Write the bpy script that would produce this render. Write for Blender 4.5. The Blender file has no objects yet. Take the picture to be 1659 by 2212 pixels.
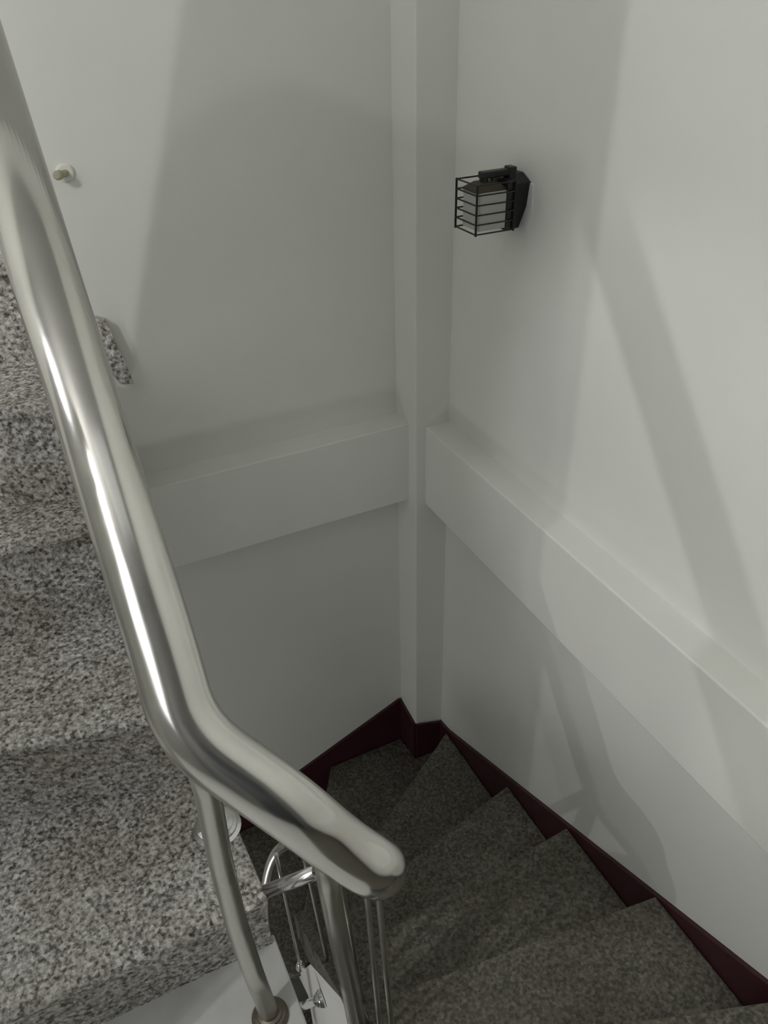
import bpy, bmesh, math, random
from mathutils import Vector, Matrix
random.seed(4)

# ------------------------------------------------------------------ camera, world, lights, exposure
scene = bpy.context.scene
COL = scene.collection
ZO = 1.67                                   # height of the camera above the landing
F_PX = 1706.0; IW, IH = 1659.0, 2212.0
ROT = Matrix(((0.898316, 0.26506875, -0.35038111),
              (-0.43873033, 0.49886866, -0.74742609),
              (-0.02332514, 0.82514764, 0.56443539)))
cam_data = bpy.data.cameras.new('camera')
cam_data.sensor_fit = 'VERTICAL'; cam_data.sensor_height = 24.0
cam_data.lens = F_PX / IH * 24.0
cam_data.clip_start = 0.02; cam_data.clip_end = 60
cam = bpy.data.objects.new('camera', cam_data)
COL.objects.link(cam)
M4 = ROT.to_4x4(); M4.translation = Vector((0, 0, ZO))
cam.matrix_world = M4
scene.camera = cam

world = bpy.data.worlds.new('world'); scene.world = world
world.use_nodes = True
world.node_tree.nodes['Background'].inputs[0].default_value = (0.8, 0.85, 0.9, 1)
world.node_tree.nodes['Background'].inputs[1].default_value = 0.05

def lamp_point(name, loc, power, radius, col):
    d = bpy.data.lights.new(name, 'POINT'); d.energy = power; d.shadow_soft_size = radius; d.color = col
    o = bpy.data.objects.new(name, d); COL.objects.link(o); o.location = (loc[0], loc[1], loc[2] + ZO); return o
def lamp_area(name, loc, rot, sx, sy, power, col):
    d = bpy.data.lights.new(name, 'AREA'); d.shape = 'RECTANGLE'; d.size = sx; d.size_y = sy; d.energy = power; d.color = col
    o = bpy.data.objects.new(name, d); COL.objects.link(o); o.location = (loc[0], loc[1], loc[2] + ZO); o.rotation_euler = rot; return o
L1 = Vector((-1.30, 0.30, 0.70)); L2 = Vector((-1.24, 0.30, 0.87))
lamp_point('stair_bulb', L1, 35.0, 0.005, (1.0, 0.985, 0.95))
lamp_point('stair_bulb', L2, 17.0, 0.008, (1.0, 0.985, 0.95))
sp = bpy.data.lights.new('added_wall_spot', 'SPOT'); sp.energy = 42.0; sp.spot_size = math.radians(27); sp.spot_blend = 0.7; sp.shadow_soft_size = 0.02; sp.color = (0.97, 0.96, 1.0)  # added spot, throws the rail's diagonal shadow onto the right wall
spo = bpy.data.objects.new('added_wall_spot', sp); COL.objects.link(spo); spo.location = (-1.40, 1.33, 0.60 + ZO)
spo.rotation_euler = (Vector((1.10, 1.02, -1.00)) - Vector((-1.40, 1.33, 0.60))).to_track_quat('-Z', 'Y').to_euler()
lamp_point('lower_fill', (-0.75, 0.75, -2.55), 13.0, 0.15, (1.0, 0.99, 0.97))  # added fill to brighten the inner side wall and lower walls
lamp_area('window_light', (-1.62, -0.15, 0.40), (0, math.radians(-90), 0), 1.5, 1.6, 15.0, (0.97, 0.99, 1.0))
lamp_area('ceiling_fill', (0.0, -0.3, 1.45), (0, 0, 0), 1.3, 1.0, 1.5, (0.97, 1.0, 0.99))  # added overhead fill for treads and general ambient level

scene.view_settings.view_transform = 'Standard'
scene.view_settings.look = 'None'
scene.view_settings.gamma = 1.0
scene.view_settings.exposure = -0.14
scene.view_settings.use_curve_mapping = False

# ------------------------------------------------------------------ helpers
def ray(px, py):
    return (ROT @ Vector((px - IW / 2, -(py - IH / 2), -F_PX))) / F_PX
def at_y(px, py, y): r = ray(px, py); return r * (y / r.y)
def at_x(px, py, x): r = ray(px, py); return r * (x / r.x)
def at_z(px, py, z): r = ray(px, py); return r * (z / r.z)
def at_d(px, py, d): return ray(px, py) * d

def new_mat(name):
    m = bpy.data.materials.new(name); m.use_nodes = True
    nt = m.node_tree; b = nt.nodes['Principled BSDF']
    return m, nt, b
def ramp(nt, stops):
    r = nt.nodes.new('ShaderNodeValToRGB')
    e = r.color_ramp.elements
    e[0].position = stops[0][0]; e[0].color = (*stops[0][1], 1)
    e[1].position = stops[-1][0]; e[1].color = (*stops[-1][1], 1)
    for p, c in stops[1:-1]:
        k = e.new(p); k.color = (*c, 1)
    return r
def objcoord(nt):
    tc = nt.nodes.new('ShaderNodeNewGeometry'); return tc.outputs['Position']
def noise(nt, vec, scale, detail=3, rough=0.55):
    n = nt.nodes.new('ShaderNodeTexNoise'); n.inputs['Scale'].default_value = scale
    n.inputs['Detail'].default_value = detail; n.inputs['Roughness'].default_value = rough
    nt.links.new(vec, n.inputs['Vector']); return n
def bump(nt, b, src, strength, dist):
    k = nt.nodes.new('ShaderNodeBump'); k.inputs['Strength'].default_value = strength; k.inputs['Distance'].default_value = dist
    nt.links.new(src, k.inputs['Height']); nt.links.new(k.outputs['Normal'], b.inputs['Normal'])

def paint_mat(name, base, var=0.03, rough=0.6):
    m, nt, b = new_mat(name)
    v = objcoord(nt); n = noise(nt, v, 3.0, 4)
    lo = tuple(c * (1 - var) for c in base); hi = tuple(min(1, c * (1 + var)) for c in base)
    r = ramp(nt, [(0.3, lo), (0.7, hi)])
    nt.links.new(n.outputs['Fac'], r.inputs['Fac']); nt.links.new(r.outputs['Color'], b.inputs['Base Color'])
    b.inputs['Roughness'].default_value = rough
    n2 = noise(nt, v, 160.0, 2); bump(nt, b, n2.outputs['Fac'], 0.12, 0.001)
    return m

def granite_mat(name, cols, scale, rough, contrast=1.0):
    m, nt, b = new_mat(name)
    v = objcoord(nt)
    n1 = noise(nt, v, scale, 2, 0.6)
    r1 = ramp(nt, cols); nt.links.new(n1.outputs['Fac'], r1.inputs['Fac'])
    vo = nt.nodes.new('ShaderNodeTexVoronoi'); vo.inputs['Scale'].default_value = scale * 1.15
    nt.links.new(v, vo.inputs['Vector'])
    hs = nt.nodes.new('ShaderNodeSeparateColor'); nt.links.new(vo.outputs['Color'], hs.inputs[0])
    r2 = ramp(nt, [(0.0, cols[0][1]), (0.30, cols[1][1]), (0.62, cols[-2][1]), (1.0, cols[-1][1])])
    nt.links.new(hs.outputs[0], r2.inputs['Fac'])
    mx = nt.nodes.new('ShaderNodeMix'); mx.data_type = 'RGBA'; mx.inputs[0].default_value = 0.45
    nt.links.new(r1.outputs['Color'], mx.inputs[6]); nt.links.new(r2.outputs['Color'], mx.inputs[7])
    n3 = noise(nt, v, 5.0, 3); r3 = ramp(nt, [(0.35, (0.86, 0.84, 0.80)), (0.65, (1.08, 1.08, 1.1))])
    nt.links.new(n3.outputs['Fac'], r3.inputs['Fac'])
    mu = nt.nodes.new('ShaderNodeMix'); mu.data_type = 'RGBA'; mu.blend_type = 'MULTIPLY'; mu.inputs[0].default_value = 1.0
    nt.links.new(mx.outputs[2], mu.inputs[6]); nt.links.new(r3.outputs['Color'], mu.inputs[7])
    nt.links.new(mu.outputs[2], b.inputs['Base Color'])
    b.inputs['Roughness'].default_value = rough
    return m

def steel_mat(name, base, rough, aniso=0.0):
    m, nt, b = new_mat(name)
    b.inputs['Metallic'].default_value = 1.0
    v = objcoord(nt); n = noise(nt, v, 14.0, 4)
    r = ramp(nt, [(0.3, tuple(c * 0.93 for c in base)), (0.7, base)])
    nt.links.new(n.outputs['Fac'], r.inputs['Fac']); nt.links.new(r.outputs['Color'], b.inputs['Base Color'])
    r2 = ramp(nt, [(0.3, (rough * .8,) * 3), (0.7, (rough * 1.2,) * 3)])
    nt.links.new(n.outputs['Fac'], r2.inputs['Fac']); nt.links.new(r2.outputs['Color'], b.inputs['Roughness'])
    if aniso:
        b.inputs['Anisotropic'].default_value = aniso
        t = nt.nodes.new('ShaderNodeTangent'); t.direction_type = 'UV_MAP'
        nt.links.new(t.outputs['Tangent'], b.inputs['Tangent'])
    return m

def flat_mat(name, base, rough, metal=0.0, var=0.1, scale=30):
    m, nt, b = new_mat(name)
    n = noise(nt, objcoord(nt), scale, 3)
    r = ramp(nt, [(0.3, tuple(c * (1 - var) for c in base)), (0.7, tuple(c * (1 + var) for c in base))])
    nt.links.new(n.outputs['Fac'], r.inputs['Fac']); nt.links.new(r.outputs['Color'], b.inputs['Base Color'])
    b.inputs['Roughness'].default_value = rough; b.inputs['Metallic'].default_value = metal
    return m

WALL = paint_mat('wall_paint', (0.78, 0.79, 0.745), 0.02)
WALL_D = paint_mat('low_bounce_grey', (0.45, 0.45, 0.44), 0.02)  # unseen left wall and ceiling, darkened to cut bounce light
REFLECT_DARK = paint_mat('dark_reflection_paint', (0.035, 0.038, 0.042), 0.1, 0.4)  # for the added panel that darkens the rail reflection
WALL_F = paint_mat('low_bounce_dark_grey', (0.16, 0.16, 0.155), 0.02)  # unseen front wall, darkened for the rail reflection and less bounce
WHITE = paint_mat('stringer_paint', (0.80, 0.80, 0.78), 0.03)
GRAN = granite_mat('grey_granite', [(0.30, (0.035, 0.035, 0.035)), (0.41, (0.16, 0.15, 0.14)), (0.475, (0.35, 0.32, 0.285)),
                                    (0.535, (0.60, 0.585, 0.56)), (0.66, (0.90, 0.90, 0.89))], 112.0, 0.35)
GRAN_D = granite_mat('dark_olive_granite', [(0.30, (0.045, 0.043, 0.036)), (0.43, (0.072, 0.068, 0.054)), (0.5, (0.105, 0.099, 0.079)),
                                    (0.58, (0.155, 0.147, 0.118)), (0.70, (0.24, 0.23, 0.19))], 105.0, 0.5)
MAROON = flat_mat('maroon_skirting', (0.048, 0.011, 0.016), 0.45, 0, 0.15, 12)
CEMENT = flat_mat('landing_tile', (0.56, 0.57, 0.555), 0.45, 0, 0.10, 9)
STEEL = steel_mat('brushed_steel', (0.72, 0.71, 0.68), 0.17, 0.0)
STEEL_P = steel_mat('post_steel', (0.66, 0.65, 0.61), 0.33)
CHROME = steel_mat('polished_steel', (0.85, 0.85, 0.86), 0.2)
BLACK = flat_mat('black_enamel', (0.008, 0.008, 0.008), 0.4)
BRONZE = flat_mat('dark_bronze', (0.05, 0.042, 0.025), 0.45, 0.3)
GLASS = flat_mat('opal_glass', (0.50, 0.51, 0.47), 0.3, 0, 0.02)
BRASS = flat_mat('aged_brass', (0.17, 0.145, 0.115), 0.4, 0.6)
TAN = flat_mat('tan_plastic', (0.42, 0.38, 0.28), 0.5)

def link(name, me, mat, parent=None, smooth=False):
    o = bpy.data.objects.new(name, me); COL.objects.link(o)
    if mat: me.materials.append(mat)
    if parent:
        off = parent.location.copy()
        for v in me.vertices: v.co -= off
        o.parent = parent
    if smooth:
        for p in me.polygons: p.use_smooth = True
    return o
def from_bm(name, bm, mat, parent=None, smooth=False):
    bmesh.ops.recalc_face_normals(bm, faces=bm.faces)
    me = bpy.data.meshes.new(name); bm.to_mesh(me); bm.free()
    for v in me.vertices: v.co.z += ZO
    return link(name, me, mat, parent, smooth)
def bevel(bm, w, seg=2):
    bmesh.ops.bevel(bm, geom=list(bm.edges), offset=w, segments=seg, affect='EDGES', profile=0.5, clamp_overlap=True)
def add_box(bm, x0, x1, y0, y1, z0, z1):
    vs = [bm.verts.new((x, y, z)) for x in (x0, x1) for y in (y0, y1) for z in (z0, z1)]
    for f in ((0, 1, 3, 2), (4, 6, 7, 5), (0, 4, 5, 1), (2, 3, 7, 6), (0, 2, 6, 4), (1, 5, 7, 3)):
        bm.faces.new([vs[i] for i in f])
def add_prism(bm, pts, off):                      # polygon pts (3D) extruded by vector off
    off = Vector(off)
    a = [bm.verts.new(p) for p in pts]; b = [bm.verts.new(Vector(p) + off) for p in pts]
    n = len(pts)
    bm.faces.new(a); bm.faces.new(b[::-1])
    for i in range(n): bm.faces.new([a[i], b[i], b[(i + 1) % n], a[(i + 1) % n]])
def slab(pts2, ztop, th, bev=0.0, seg=2):         # plan polygon
    bm = bmesh.new(); add_prism(bm, [(x, y, ztop) for x, y in pts2], (0, 0, -th))
    if bev: bevel(bm, bev, seg)
    return bm
def smooth_path(pts, rad, seg=8):                 # corners rounded with fillets
    pts = [Vector(p) for p in pts]; out = [pts[0]]
    for i in range(1, len(pts) - 1):
        a, b, c = pts[i - 1], pts[i], pts[i + 1]
        d1 = min(rad, (a - b).length * .45); d2 = min(rad, (c - b).length * .45)
        p = b + (a - b).normalized() * d1; q = b + (c - b).normalized() * d2
        for k in range(seg + 1):
            t = k / seg; out.append((1 - t) ** 2 * p + 2 * t * (1 - t) * b + t * t * q)
    out.append(pts[-1]); return out
def tube_mesh(name, path, r, mat, parent=None, n=24, cap=True):
    path = [Vector(p) for p in path]
    me = bpy.data.meshes.new(name); vs = []; fs = []; uvs = []
    t0 = (path[1] - path[0]).normalized()
    nrm = t0.orthogonal().normalized(); L = 0; lens = []
    for i, p in enumerate(path):
        if i == 0: t = t0
        elif i == len(path) - 1: t = (path[-1] - path[-2]).normalized()
        else: t = ((path[i + 1] - p).normalized() + (p - path[i - 1]).normalized()).normalized()
        if i: L += (p - path[i - 1]).length
        lens.append(L)
        nrm = (nrm - t * nrm.dot(t)).normalized(); bn = t.cross(nrm)
        for k in range(n):
            a = 2 * math.pi * k / n
            vs.append(p + (nrm * math.cos(a) + bn * math.sin(a)) * r)
    for i in range(len(path) - 1):
        for k in range(n):
            k2 = (k + 1) % n
            fs.append((i * n + k, i * n + k2, (i + 1) * n + k2, (i + 1) * n + k))
            uvs += [(k / n, lens[i]), ((k + 1) / n, lens[i]), ((k + 1) / n, lens[i + 1]), (k / n, lens[i + 1])]
    if cap:
        fs.append(tuple(range(n))[::-1]); uvs += [(.5, .5)] * n
        fs.append(tuple((len(path) - 1) * n + k for k in range(n))); uvs += [(.5, .5)] * n
    me.from_pydata([(v.x, v.y, v.z + ZO) for v in vs], [], fs)
    ul = me.uv_layers.new(name='UVMap')
    for i, uv in enumerate(uvs): ul.data[i].uv = uv
    for i, p in enumerate(me.polygons): p.use_smooth = len(p.vertices) == 4
    return link(name, me, mat, parent)
def add_cyl(bm, a, b, r, n=12):
    a = Vector(a); b = Vector(b); t = (b - a).normalized(); u = t.orthogonal().normalized(); w = t.cross(u)
    A = [bm.verts.new(a + (u * math.cos(2 * math.pi * k / n) + w * math.sin(2 * math.pi * k / n)) * r) for k in range(n)]
    B = [bm.verts.new(v.co + (b - a)) for v in A]
    bm.faces.new(A[::-1]); bm.faces.new(B)
    for k in range(n): bm.faces.new([A[k], A[(k + 1) % n], B[(k + 1) % n], B[k]])
def add_lathe(bm, base, axis, prof, n=28):        # prof: list of (radius, height)
    base = Vector(base); t = Vector(axis).normalized(); u = t.orthogonal().normalized(); w = t.cross(u)
    rings = []
    for r, h in prof:
        rings.append([bm.verts.new(base + t * h + (u * math.cos(2 * math.pi * k / n) + w * math.sin(2 * math.pi * k / n)) * max(r, 1e-4)) for k in range(n)])
    for i in range(len(rings) - 1):
        for k in range(n): bm.faces.new([rings[i][k], rings[i][(k + 1) % n], rings[i + 1][(k + 1) % n], rings[i + 1][k]])
    bm.faces.new(rings[0][::-1]); bm.faces.new(rings[-1])
def struct(o): o['kind'] = 'structure'; return o
def thing(name, loc, label, cat):
    o = bpy.data.objects.new(name, None); COL.objects.link(o); o.empty_display_size = 0.1
    o.location = (loc[0], loc[1], loc[2] + ZO); o['label'] = label; o['category'] = cat
    bpy.context.view_layer.update()
    return o

# ------------------------------------------------------------------ room shell
AX, BY = 1.10, 1.987                   # right wall x, back wall y
LX, FY, CZ, GZ = -1.65, -1.60, 1.50, -3.60
def shell(name, box, mat=WALL):
    bm = bmesh.new(); add_box(bm, *box); return struct(from_bm(name, bm, mat))
shell('wall_right', (AX, AX + .12, FY, BY + .12, GZ, CZ))
shell('wall_back', (LX, AX, BY, BY + .12, GZ, CZ))
shell('wall_left', (LX - .12, LX, FY, BY + .12, GZ, CZ), WALL_D)
shell('wall_front', (LX - .12, AX + .12, FY - .12, FY, GZ, CZ), WALL_F)
shell('ceiling', (LX - .12, AX + .12, FY - .12, BY + .12, CZ, CZ + .12), WALL_D)
shell('floor', (LX, AX, FY, BY, GZ - .12, GZ), CEMENT)
# corner column and the beams that run into it
CLX, CBY = 0.985, 1.860
bm = bmesh.new(); add_box(bm, CLX, AX + .02, CBY, BY + .02, GZ - .02, CZ + .02); bevel(bm, .004, 2); o = struct(from_bm('trim_1', bm, WALL))
BT, BB, D = -1.142, -1.421, 0.08
bm = bmesh.new(); add_box(bm, AX - D, AX + .02, FY - .02, CBY + .02, BB, BT); bevel(bm, .004, 2); struct(from_bm('trim_2', bm, WALL))
bm = bmesh.new(); add_box(bm, -0.2, CLX + .02, BY - D, BY + .02, BB, BT); bevel(bm, .004, 2); struct(from_bm('trim_3', bm, WALL))
bm = bmesh.new(); add_box(bm, -.75, .55, FY, FY + .045, -1.67, .42); bevel(bm, .004, 2); dr_ = struct(from_bm('reflection_panel_1', bm, REFLECT_DARK))  # unseen dark slab added to put a dark band in the rail reflection
bm = bmesh.new(); add_lathe(bm, (.45, FY + .045, -.65), (0, 1, 0), [(.026, 0), (.026, .006), (.010, .010), (.010, .04), (.026, .046), (.028, .06), (.018, .07)]); from_bm('panel_handle', bm, CHROME, dr_)
# unseen panel added to block the bulbs; its slanted, curved edge shapes the wall shadows
PX = -0.72
def blocker_pt(wx, wz):                   # where the line bulb -> back wall point crosses the blocker plane
    t = (PX - L1.x) / (wx - L1.x)
    return (PX, L1.y + (BY - L1.y) * t, L1.z + (wz - L1.z) * t)
prof = []
A0 = Vector((0.21, -0.854)); A1 = Vector((0.493, -0.04)); dA = (A1 - A0).normalized()
for s in (-0.8, 0.0, 0.45, 0.86): prof.append(A0 + dA * s)
q = A0 + dA * 0.86
for dx, dz in ((.025, .055), (.06, .11), (.105, .155), (.165, .20), (.24, .245), (.34, .29)):
    prof.append(q + Vector((dx, dz)))
edge = [blocker_pt(p.x, p.y) for p in prof]
edge = [(x, y, z) for x, y, z in edge]
yL = L1.y + (1.318 - L1.y) * (PX - L1.x) / (AX - L1.x)
poly = [(PX, yL, -1.67), (PX, .84, -1.67), (PX, .84, -.95)] + edge + [(PX, yL, edge[-1][2] + .02)]
bm = bmesh.new(); add_prism(bm, poly, (0.02, 0, 0)); struct(from_bm('shadow_blocker', bm, WALL))

# ------------------------------------------------------------------ maroon skirting
def skirt(name, pts, off):
    bm = bmesh.new(); add_prism(bm, pts, off); return struct(from_bm(name, bm, MAROON))
top = [(0.0, -1.655), (0.383, -1.842), (1.79, -2.478), (CBY, -2.494)]
poly = [(AX, y, z) for y, z in top] + [(AX, CBY, -2.76), (AX, 1.5, -2.62), (AX, 0.0, -2.05)]
skirt('baseboard_right', poly, (-0.012, 0, 0))
skirt('baseboard_landing', [(AX, FY, -1.57), (AX, 0.0, -1.57), (AX, 0.0, -1.67), (AX, FY, -1.67)], (-0.012, 0, 0))
skirt('baseboard_column_right', [(CLX, CBY, -2.455), (AX, CBY, -2.494), (AX, CBY, -2.7), (CLX, CBY, -2.7)], (0, -0.010, 0))
skirt('baseboard_column_left', [(CLX, CBY, -2.455), (CLX, BY, -2.432), (CLX, BY, -2.7), (CLX, CBY, -2.7)], (-0.010, 0, 0))
skirt('baseboard_back', [(CLX - .01, BY, -2.425), (0.40, BY, -2.67), (-0.6, BY, -3.10), (-0.6, BY, -3.35), (0.0, BY, -3.1), (CLX - .01, BY, -2.72)], (0, -0.012, 0))

# ------------------------------------------------------------------ landing
bm = slab([(LX, FY), (0.139, FY), (0.139, 0.905), (LX, 0.905)], -1.67, 0.16, 0.004); struct(from_bm('floor_landing', bm, CEMENT))
bm = slab([(0.139, FY), (AX, FY), (AX, 0.06), (0.139, 0.06)], -1.67, 0.16, 0.004); struct(from_bm('floor_landing', bm, GRAN_D))

# ------------------------------------------------------------------ upper flight (left)
up = thing('stair_flight', (-0.5, 0.9, -1.67), 'speckled grey granite flight climbing away on the left, beside the big rail', 'stairs')
def line_pts(p, q, xl, xr):
    m = (q[1] - p[1]) / (q[0] - p[0]); return (xl, p[1] + m * (xl - p[0])), (xr, p[1] + m * (xr - p[0]))
Z1, Z2, Z3, Z4, Z5 = -1.475, -1.235, -0.985, -0.735, -0.50
def nos(px1, px2, z, xr, xl=-0.95):
    a = at_z(*px1, z); b = at_z(*px2, z)
    return line_pts((a.x, a.y), (b.x, b.y), xl, xr)
XR = 0.136
n1 = nos((23, 2198), (498, 1982), Z1, XR); n2 = nos((0, 1623), (316, 1558), Z2, XR - .012)
n3 = nos((0, 1185), (115, 1155), Z3, XR - .02)
n4 = nos((0, 780), (77, 804), Z4, 0.150)
n5 = ((-.95, 1.955), (0.035, 1.90))
levels = [(Z1, n1), (Z2, n2), (Z3, n3), (Z4, n4), (Z5, n5)]
prevz = -1.67
for i, (z, n) in enumerate(levels):
    if i < 4: nb = levels[i + 1][1]; back = [(nb[1][0], nb[1][1] + .03), (nb[0][0], nb[0][1] + .03)]
    else: back = [(n[1][0], BY), (n[0][0], BY)]
    if back[0][1] <= n[1][1] + .02: back[0] = (n[1][0], n[1][1] + .06)
    if back[1][1] <= n[0][1] + .02: back[1] = (n[0][0], n[0][1] + .06)
    back = [(x, min(y, BY - .001)) for x, y in back]
    pl = [n[0], n[1], back[0], back[1]]
    pl = [(x, min(y, BY - .001)) for x, y in pl]
    bm = slab(pl, z, 0.030, 0.009, 3); from_bm('tread', bm, GRAN, up)
    s = 0.022
    rp = [(n[0][0], n[0][1] + s), (n[1][0] - .006, n[1][1] + s), (n[1][0] - .006, n[1][1] + s + .02), (n[0][0], n[0][1] + s + .02)]
    rp = [(x, min(y, BY - .001)) for x, y in rp]
    bm = slab(rp, z - .0305, (z - .0305) - prevz, 0); from_bm('riser', bm, GRAN, up)
    prevz = z
# side cheek that closes the last visible step
q = [at_z(215, 690, -.60), None, None, None]
c0 = at_y(206, 690, 1.95); c1 = at_y(229, 694, 1.95); c2 = at_y(277, 798, 1.95); c3 = at_y(290, 830, 1.95); c4 = at_y(262, 832, 1.95); c5 = at_y(200, 760, 1.95)
bm = bmesh.new(); add_prism(bm, [c0, c1, c2, c3, c4, c5], (0, .035, 0)); bevel(bm, .004, 2); from_bm('side_panel', bm, GRAN, up)
# plastered body of the flight under the granite
bm = bmesh.new()
pr = [(0.125, n1[1][1] + .045, -1.67), (0.125, n2[1][1] + .03, Z1 - .03), (0.125, n2[1][1] + .045, Z2 - .03), (0.125, n3[1][1] + .045, Z2 - .03), (0.125, n3[1][1] + .045, Z3 - .03), (0.125, 1.66, Z3 - .03),
      (0.125, 1.66, -1.10), (0.125, 1.1, -1.83), (0.125, n1[1][1] + .045, -1.83)]
add_prism(bm, pr, (-0.03, 0, 0)); from_bm('stringer', bm, WHITE, up)

# ------------------------------------------------------------------ lower flight (right, winding at the corner)
lo = thing('stair_flight', (0.7, 0.4, -3.2), 'dark olive granite flight winding down to the corner, with maroon skirting along the wall', 'stairs')
XI = 0.296
lower = [('F', -1.665, (AX, .06), (XI, .30)), ('E', -1.83, (AX, .365), (XI, .64)), ('D', -1.995, (AX, .725), (XI, .83)), ('C', -2.16, (AX, 1.072), (XI, 1.03)),
         ('B', -2.325, (AX, 1.378), (XI, 1.20)), ('A', -2.49, (AX, 1.795), (XI, 1.30))]
def rs_th(z): return z
for i, (k, z, w, n) in enumerate(lower[1:]):
    up_w, up_n = lower[i][2], lower[i][3]
    xw = AX - .013
    pl = [n, (xw, w[1]), (xw, up_w[1] - .045), (XI, up_n[1] - .045)]
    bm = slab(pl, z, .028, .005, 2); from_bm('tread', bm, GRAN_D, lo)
    bm = slab([(XI + .01, n[1] - .02), (xw, w[1] - .02), (xw, w[1] - .04), (XI + .01, n[1] - .04)], z - .0285, .1365, 0); from_bm('riser', bm, GRAN_D, lo)
# corner winder
zc = -2.655
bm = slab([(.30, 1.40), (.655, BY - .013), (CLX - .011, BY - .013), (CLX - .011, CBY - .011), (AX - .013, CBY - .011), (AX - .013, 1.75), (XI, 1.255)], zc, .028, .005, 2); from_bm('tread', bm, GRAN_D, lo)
bm = slab([(.30, 1.385), (.67, BY - .013), (.69, BY - .013), (.32, 1.375)], zc - .0285, .1365, 0); from_bm('riser', bm, GRAN_D, lo)
zc = -2.82
bm = slab([(.18, 1.42), (.20, BY - .013), (.70, BY - .013), (.33, 1.36), (.25, 1.36)], zc, .028, .005, 2); from_bm('tread', bm, GRAN_D, lo)
zc = -2.985
bm = slab([(.0, 1.32), (-.25, BY - .013), (.23, BY - .013), (.22, 1.36)], zc, .028, .005, 2); from_bm('tread', bm, GRAN_D, lo)
y = 1.36
for k in range(4):
    zc -= .12
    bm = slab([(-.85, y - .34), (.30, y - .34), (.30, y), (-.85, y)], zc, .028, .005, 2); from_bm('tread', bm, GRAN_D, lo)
    y -= .31
# white inner side wall of the flight
f = lambda px, py: at_x(px, py, .272)
a = f(737, 2154); b = f(672, 2082); c = f(643, 2104); d = f(666, 2151)
e0 = Vector((.272, .35, -1.98))
pts = [e0, a, b, c, d, Vector((.272, d.y, -3.4)), Vector((.272, .35, -3.4))]
bm = bmesh.new(); add_prism(bm, pts, (.02, 0, 0)); from_bm('stringer', bm, WHITE, lo)
# granite fascia between side wall and tread ends
fp = [Vector((.270, .35, e0.z)), Vector((.270, a.y, a.z)), Vector((.270, b.y, b.z)), Vector((.270, b.y + .1, b.z - .02)), Vector((.270, 1.30, -2.50)), Vector((.270, 1.30, -2.35)), Vector((.270, .83, -2.03)), Vector((.270, .35, -1.86))]
bm = bmesh.new(); add_prism(bm, fp, (.03, 0, 0)); from_bm('fascia', bm, GRAN_D, lo)

# ------------------------------------------------------------------ railing
RR = 0.041
rl = thing('stair_railing', (0.09, 0.765, -1.67), 'thick brushed steel handrail with bend, posts and thin rods down the open well', 'railing')
p1 = at_d(352, 1400, .958); p2 = at_d(115, 650, .965); dr = (p2 - p1)
ptop = p1 + dr * 2.2
bend = at_d(404, 1585, .957)
q1 = at_d(628, 1742, .985); q2 = at_d(735, 1828, 1.06); q3 = at_d(826, 1886, 1.10)
e1 = q3 + Vector((.02, .09, -.10)); e2 = Vector((.262, .86, -1.40))
path = smooth_path([ptop, p1, bend, q1, q2, q3, e1, e2], .055, 10)
tube_mesh('rail', path, RR, STEEL, rl, 48)
def post(path, r, name='post', mat=STEEL_P): return tube_mesh(name, path, r, mat, rl, 24)
pb = at_z(584, 2196, -1.67); pm = at_y(509, 1990, .752); pt = at_y(428, 1640, .705)
post([pt, at_y(446, 1700, .712), at_y(474, 1850, .735), pm, at_y(545, 2095, .762), pb], .0185)
def flange(base, axis, r, name='flange', mat=CHROME, parent=rl):
    bm = bmesh.new(); add_lathe(bm, base, axis, [(r, 0), (r, .004), (r * .86, .010), (r * .84, .013), (r * .70, .015), (r * .68, .020), (r * .52, .022), (r * .50, .030)])
    return from_bm(name, bm, mat, parent, False)
fl = flange(pb, (0, 0, 1), .036, mat=BRASS); fl['label'] = 'dull brownish base flange'
# strut foot on the first granite tread, hidden behind the main post
sf = at_z(470, 1788, Z1)
flange(sf, (0, 0, 1), .050)
post([sf, at_d(408, 1590, .98)], .011, 'brace')
# second post
post([Vector((.236, .80, -1.30)), at_y(712, 1925, .79), at_y(735, 2040, .785), at_y(756, 2130, .78), at_y(778, 2250, .775), at_y(796, 2340, .775)], .0205)
# short cross tubes
t1a = Vector((.130, .893, -1.497)); t1b = at_y(686, 1883, .815)
tube_mesh('cross_tube', [at_y(576, 1925, .892), t1b], .0135, CHROME, rl, 24)
m = at_y(636, 1903, .892)
t2b = at_x(697, 2156, .270); t2a = Vector((.139, t2b.y - .0, t2b.z + .0)); 
tube_mesh('cross_tube', [at_y(618, 2186, t2b.y), at_y(694, 2158, t2b.y)], .0125, CHROME, rl, 24)
flange(t2b, (-1, 0, 0), .026)
# thin rods
def rod(pts, y, r): post([at_y(px, py, y + k * .004) for k, (px, py) in enumerate(pts)], r * 1.1, 'baluster', STEEL_P)
rod([(596, 1845), (613, 1924), (635, 2025), (649, 2090)], 1.10, .0042)
rod([(650, 1822), (669, 1900), (690, 1996), (707, 2073), (716, 2098)], 1.04, .0052)
rod([(728, 1862), (737, 1905), (753, 1989), (765, 2061), (780, 2160)], .90, .0050)
rod([(781, 1850), (793, 1941), (806, 2075), (820, 2212), (830, 2320)], .74, .0052)
rod([(806, 1850), (819, 1943), (831, 2075), (846, 2212), (856, 2320)], .72, .0056)
for px, py, yy in ((649, 2090, 1.112), (716, 2098, 1.056)):
    flange(at_y(px, py, yy), (0, 0, 1), .013)
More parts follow.
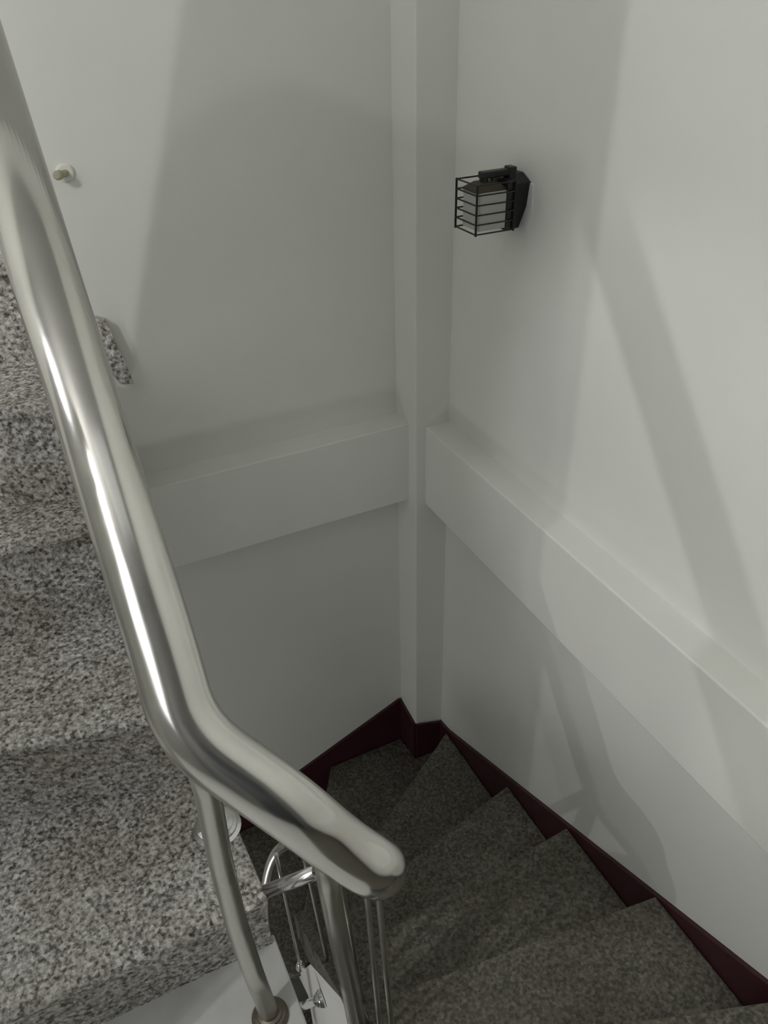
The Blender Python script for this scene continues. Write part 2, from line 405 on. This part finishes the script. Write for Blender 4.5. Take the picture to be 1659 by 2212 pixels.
# thin lower guard tube curling down the well
gp = [(690, 1880), (655, 1835), (628, 1822), (605, 1830), (588, 1856), (577, 1895), (571, 1950), (573, 2010), (582, 2070), (595, 2130), (613, 2200), (630, 2260)]
gpath = smooth_path([at_y(px, py, 1.15 + .004 * i) for i, (px, py) in enumerate(gp)], .05, 4)
tube_mesh('guard_tube', gpath, .0125, STEEL_P, rl, 20)

# ------------------------------------------------------------------ wall lantern
X0, X1, Y0, Y1, ZB, ZT = .943, 1.040, 1.501, 1.588, -.479, -.378
ln = thing('wall_lantern', (1.10, 1.545, -.43), 'small black wall lantern with slatted cage around a pale shade', 'lamp')
r = .0021
for x in (X0, X1):
    for yy in (Y0, Y1):
        bm = bmesh.new(); add_cyl(bm, (x, yy, ZB - .003), (x, yy, ZT + .002), .0026, 8); from_bm('cage_post', bm, BLACK, ln)
for k in range(6):
    z = ZB + (ZT - ZB) * k / 5
    bm = bmesh.new()
    for a_, b_ in (((X0, Y0), (X1, Y0)), ((X1, Y0), (X1, Y1)), ((X1, Y1), (X0, Y1)), ((X0, Y1), (X0, Y0))):
        add_cyl(bm, (a_[0], a_[1], z), (b_[0], b_[1], z), .0019, 6)
    from_bm('cage_ring', bm, BLACK, ln)
bm = bmesh.new(); add_box(bm, X0 + .010, X1 - .016, Y0 + .007, Y1 - .012, ZB + .003, ZT - .018); bevel(bm, .003, 2); from_bm('lamp_shade', bm, GLASS, ln)
cx, cy_ = (X0 + X1) / 2 - .002, (Y0 + Y1) / 2
bm = bmesh.new(); hx, hy = .044, .036
zb = ZT - .018
ring = [bm.verts.new((cx + sx * hx, cy_ + sy * hy, zb)) for sx, sy in ((-1, -1), (1, -1), (1, 1), (-1, 1))]
ring2 = [bm.verts.new((cx + sx * hx * .45, cy_ + sy * hy * .45, zb + .016)) for sx, sy in ((-1, -1), (1, -1), (1, 1), (-1, 1))]
bm.faces.new(ring[::-1]); bm.faces.new(ring2)
for i in range(4): bm.faces.new([ring[i], ring[(i + 1) % 4], ring2[(i + 1) % 4], ring2[i]])
bevel(bm, .002, 1); from_bm('cap', bm, BRONZE, ln)
bm = bmesh.new(); add_box(bm, cx - .014, X1 + .022, cy_ - .010, cy_ + .010, ZT + .004, ZT + .018)
bevel(bm, .002, 1)
add_cyl(bm, (cx - .004, cy_, zb + .012), (cx - .004, cy_, ZT + .006), .010, 14)
add_cyl(bm, (cx + .016, cy_, zb + .012), (cx + .016, cy_, ZT + .006), .0022, 8)
from_bm('arm', bm, BLACK, ln)
bm = bmesh.new(); add_box(bm, X1 - .016, X1 + .001, Y0 + .004, Y1 - .004, ZB + .003, ZT + .001); bevel(bm, .0015, 1); from_bm('back_box', bm, BLACK, ln)
bm = bmesh.new(); add_box(bm, X1 + .004, X1 + .022, cy_ - .013, cy_ + .013, ZT - .02, ZT + .022); bevel(bm, .002, 1); from_bm('bracket', bm, BLACK, ln)
bm = bmesh.new()
add_prism(bm, [(1.10, 1.528, -.392), (1.10, 1.56, -.376), (1.10, 1.615, -.376), (1.10, 1.615, -.495), (1.10, 1.562, -.498), (1.10, 1.536, -.445)], (-.045, 0, 0)); bevel(bm, .002, 1)
from_bm('mounting_plate', bm, BLACK, ln)
bm = bmesh.new(); add_prism(bm, [(1.10, 1.518, -.395), (1.10, 1.60, -.385), (1.10, 1.60, -.502), (1.10, 1.535, -.502), (1.10, 1.515, -.45)], (-.004, 0, 0)); o = from_bm('gasket', bm, WHITE, ln); o['label'] = 'white gasket edge'

# ------------------------------------------------------------------ small tan knob on the bright part of the back wall
kb = at_y(140, 373, BY)
kn = thing('wall_hook', (kb.x, kb.y, kb.z), 'small tan peg with round rosette on bright upper left wall', 'hook')
bm = bmesh.new(); add_lathe(bm, kb, (0, -1, 0), [(.020, 0), (.020, .004), (.016, .008)], 24); from_bm('rosette', bm, WALL, kn)
bm = bmesh.new(); add_lathe(bm, kb + Vector((0, -.0075, 0)), (-.6, -1, .1), [(.008, 0), (.007, .02), (.010, .028), (.010, .040), (.006, .044)], 16); from_bm('stem', bm, TAN, kn)
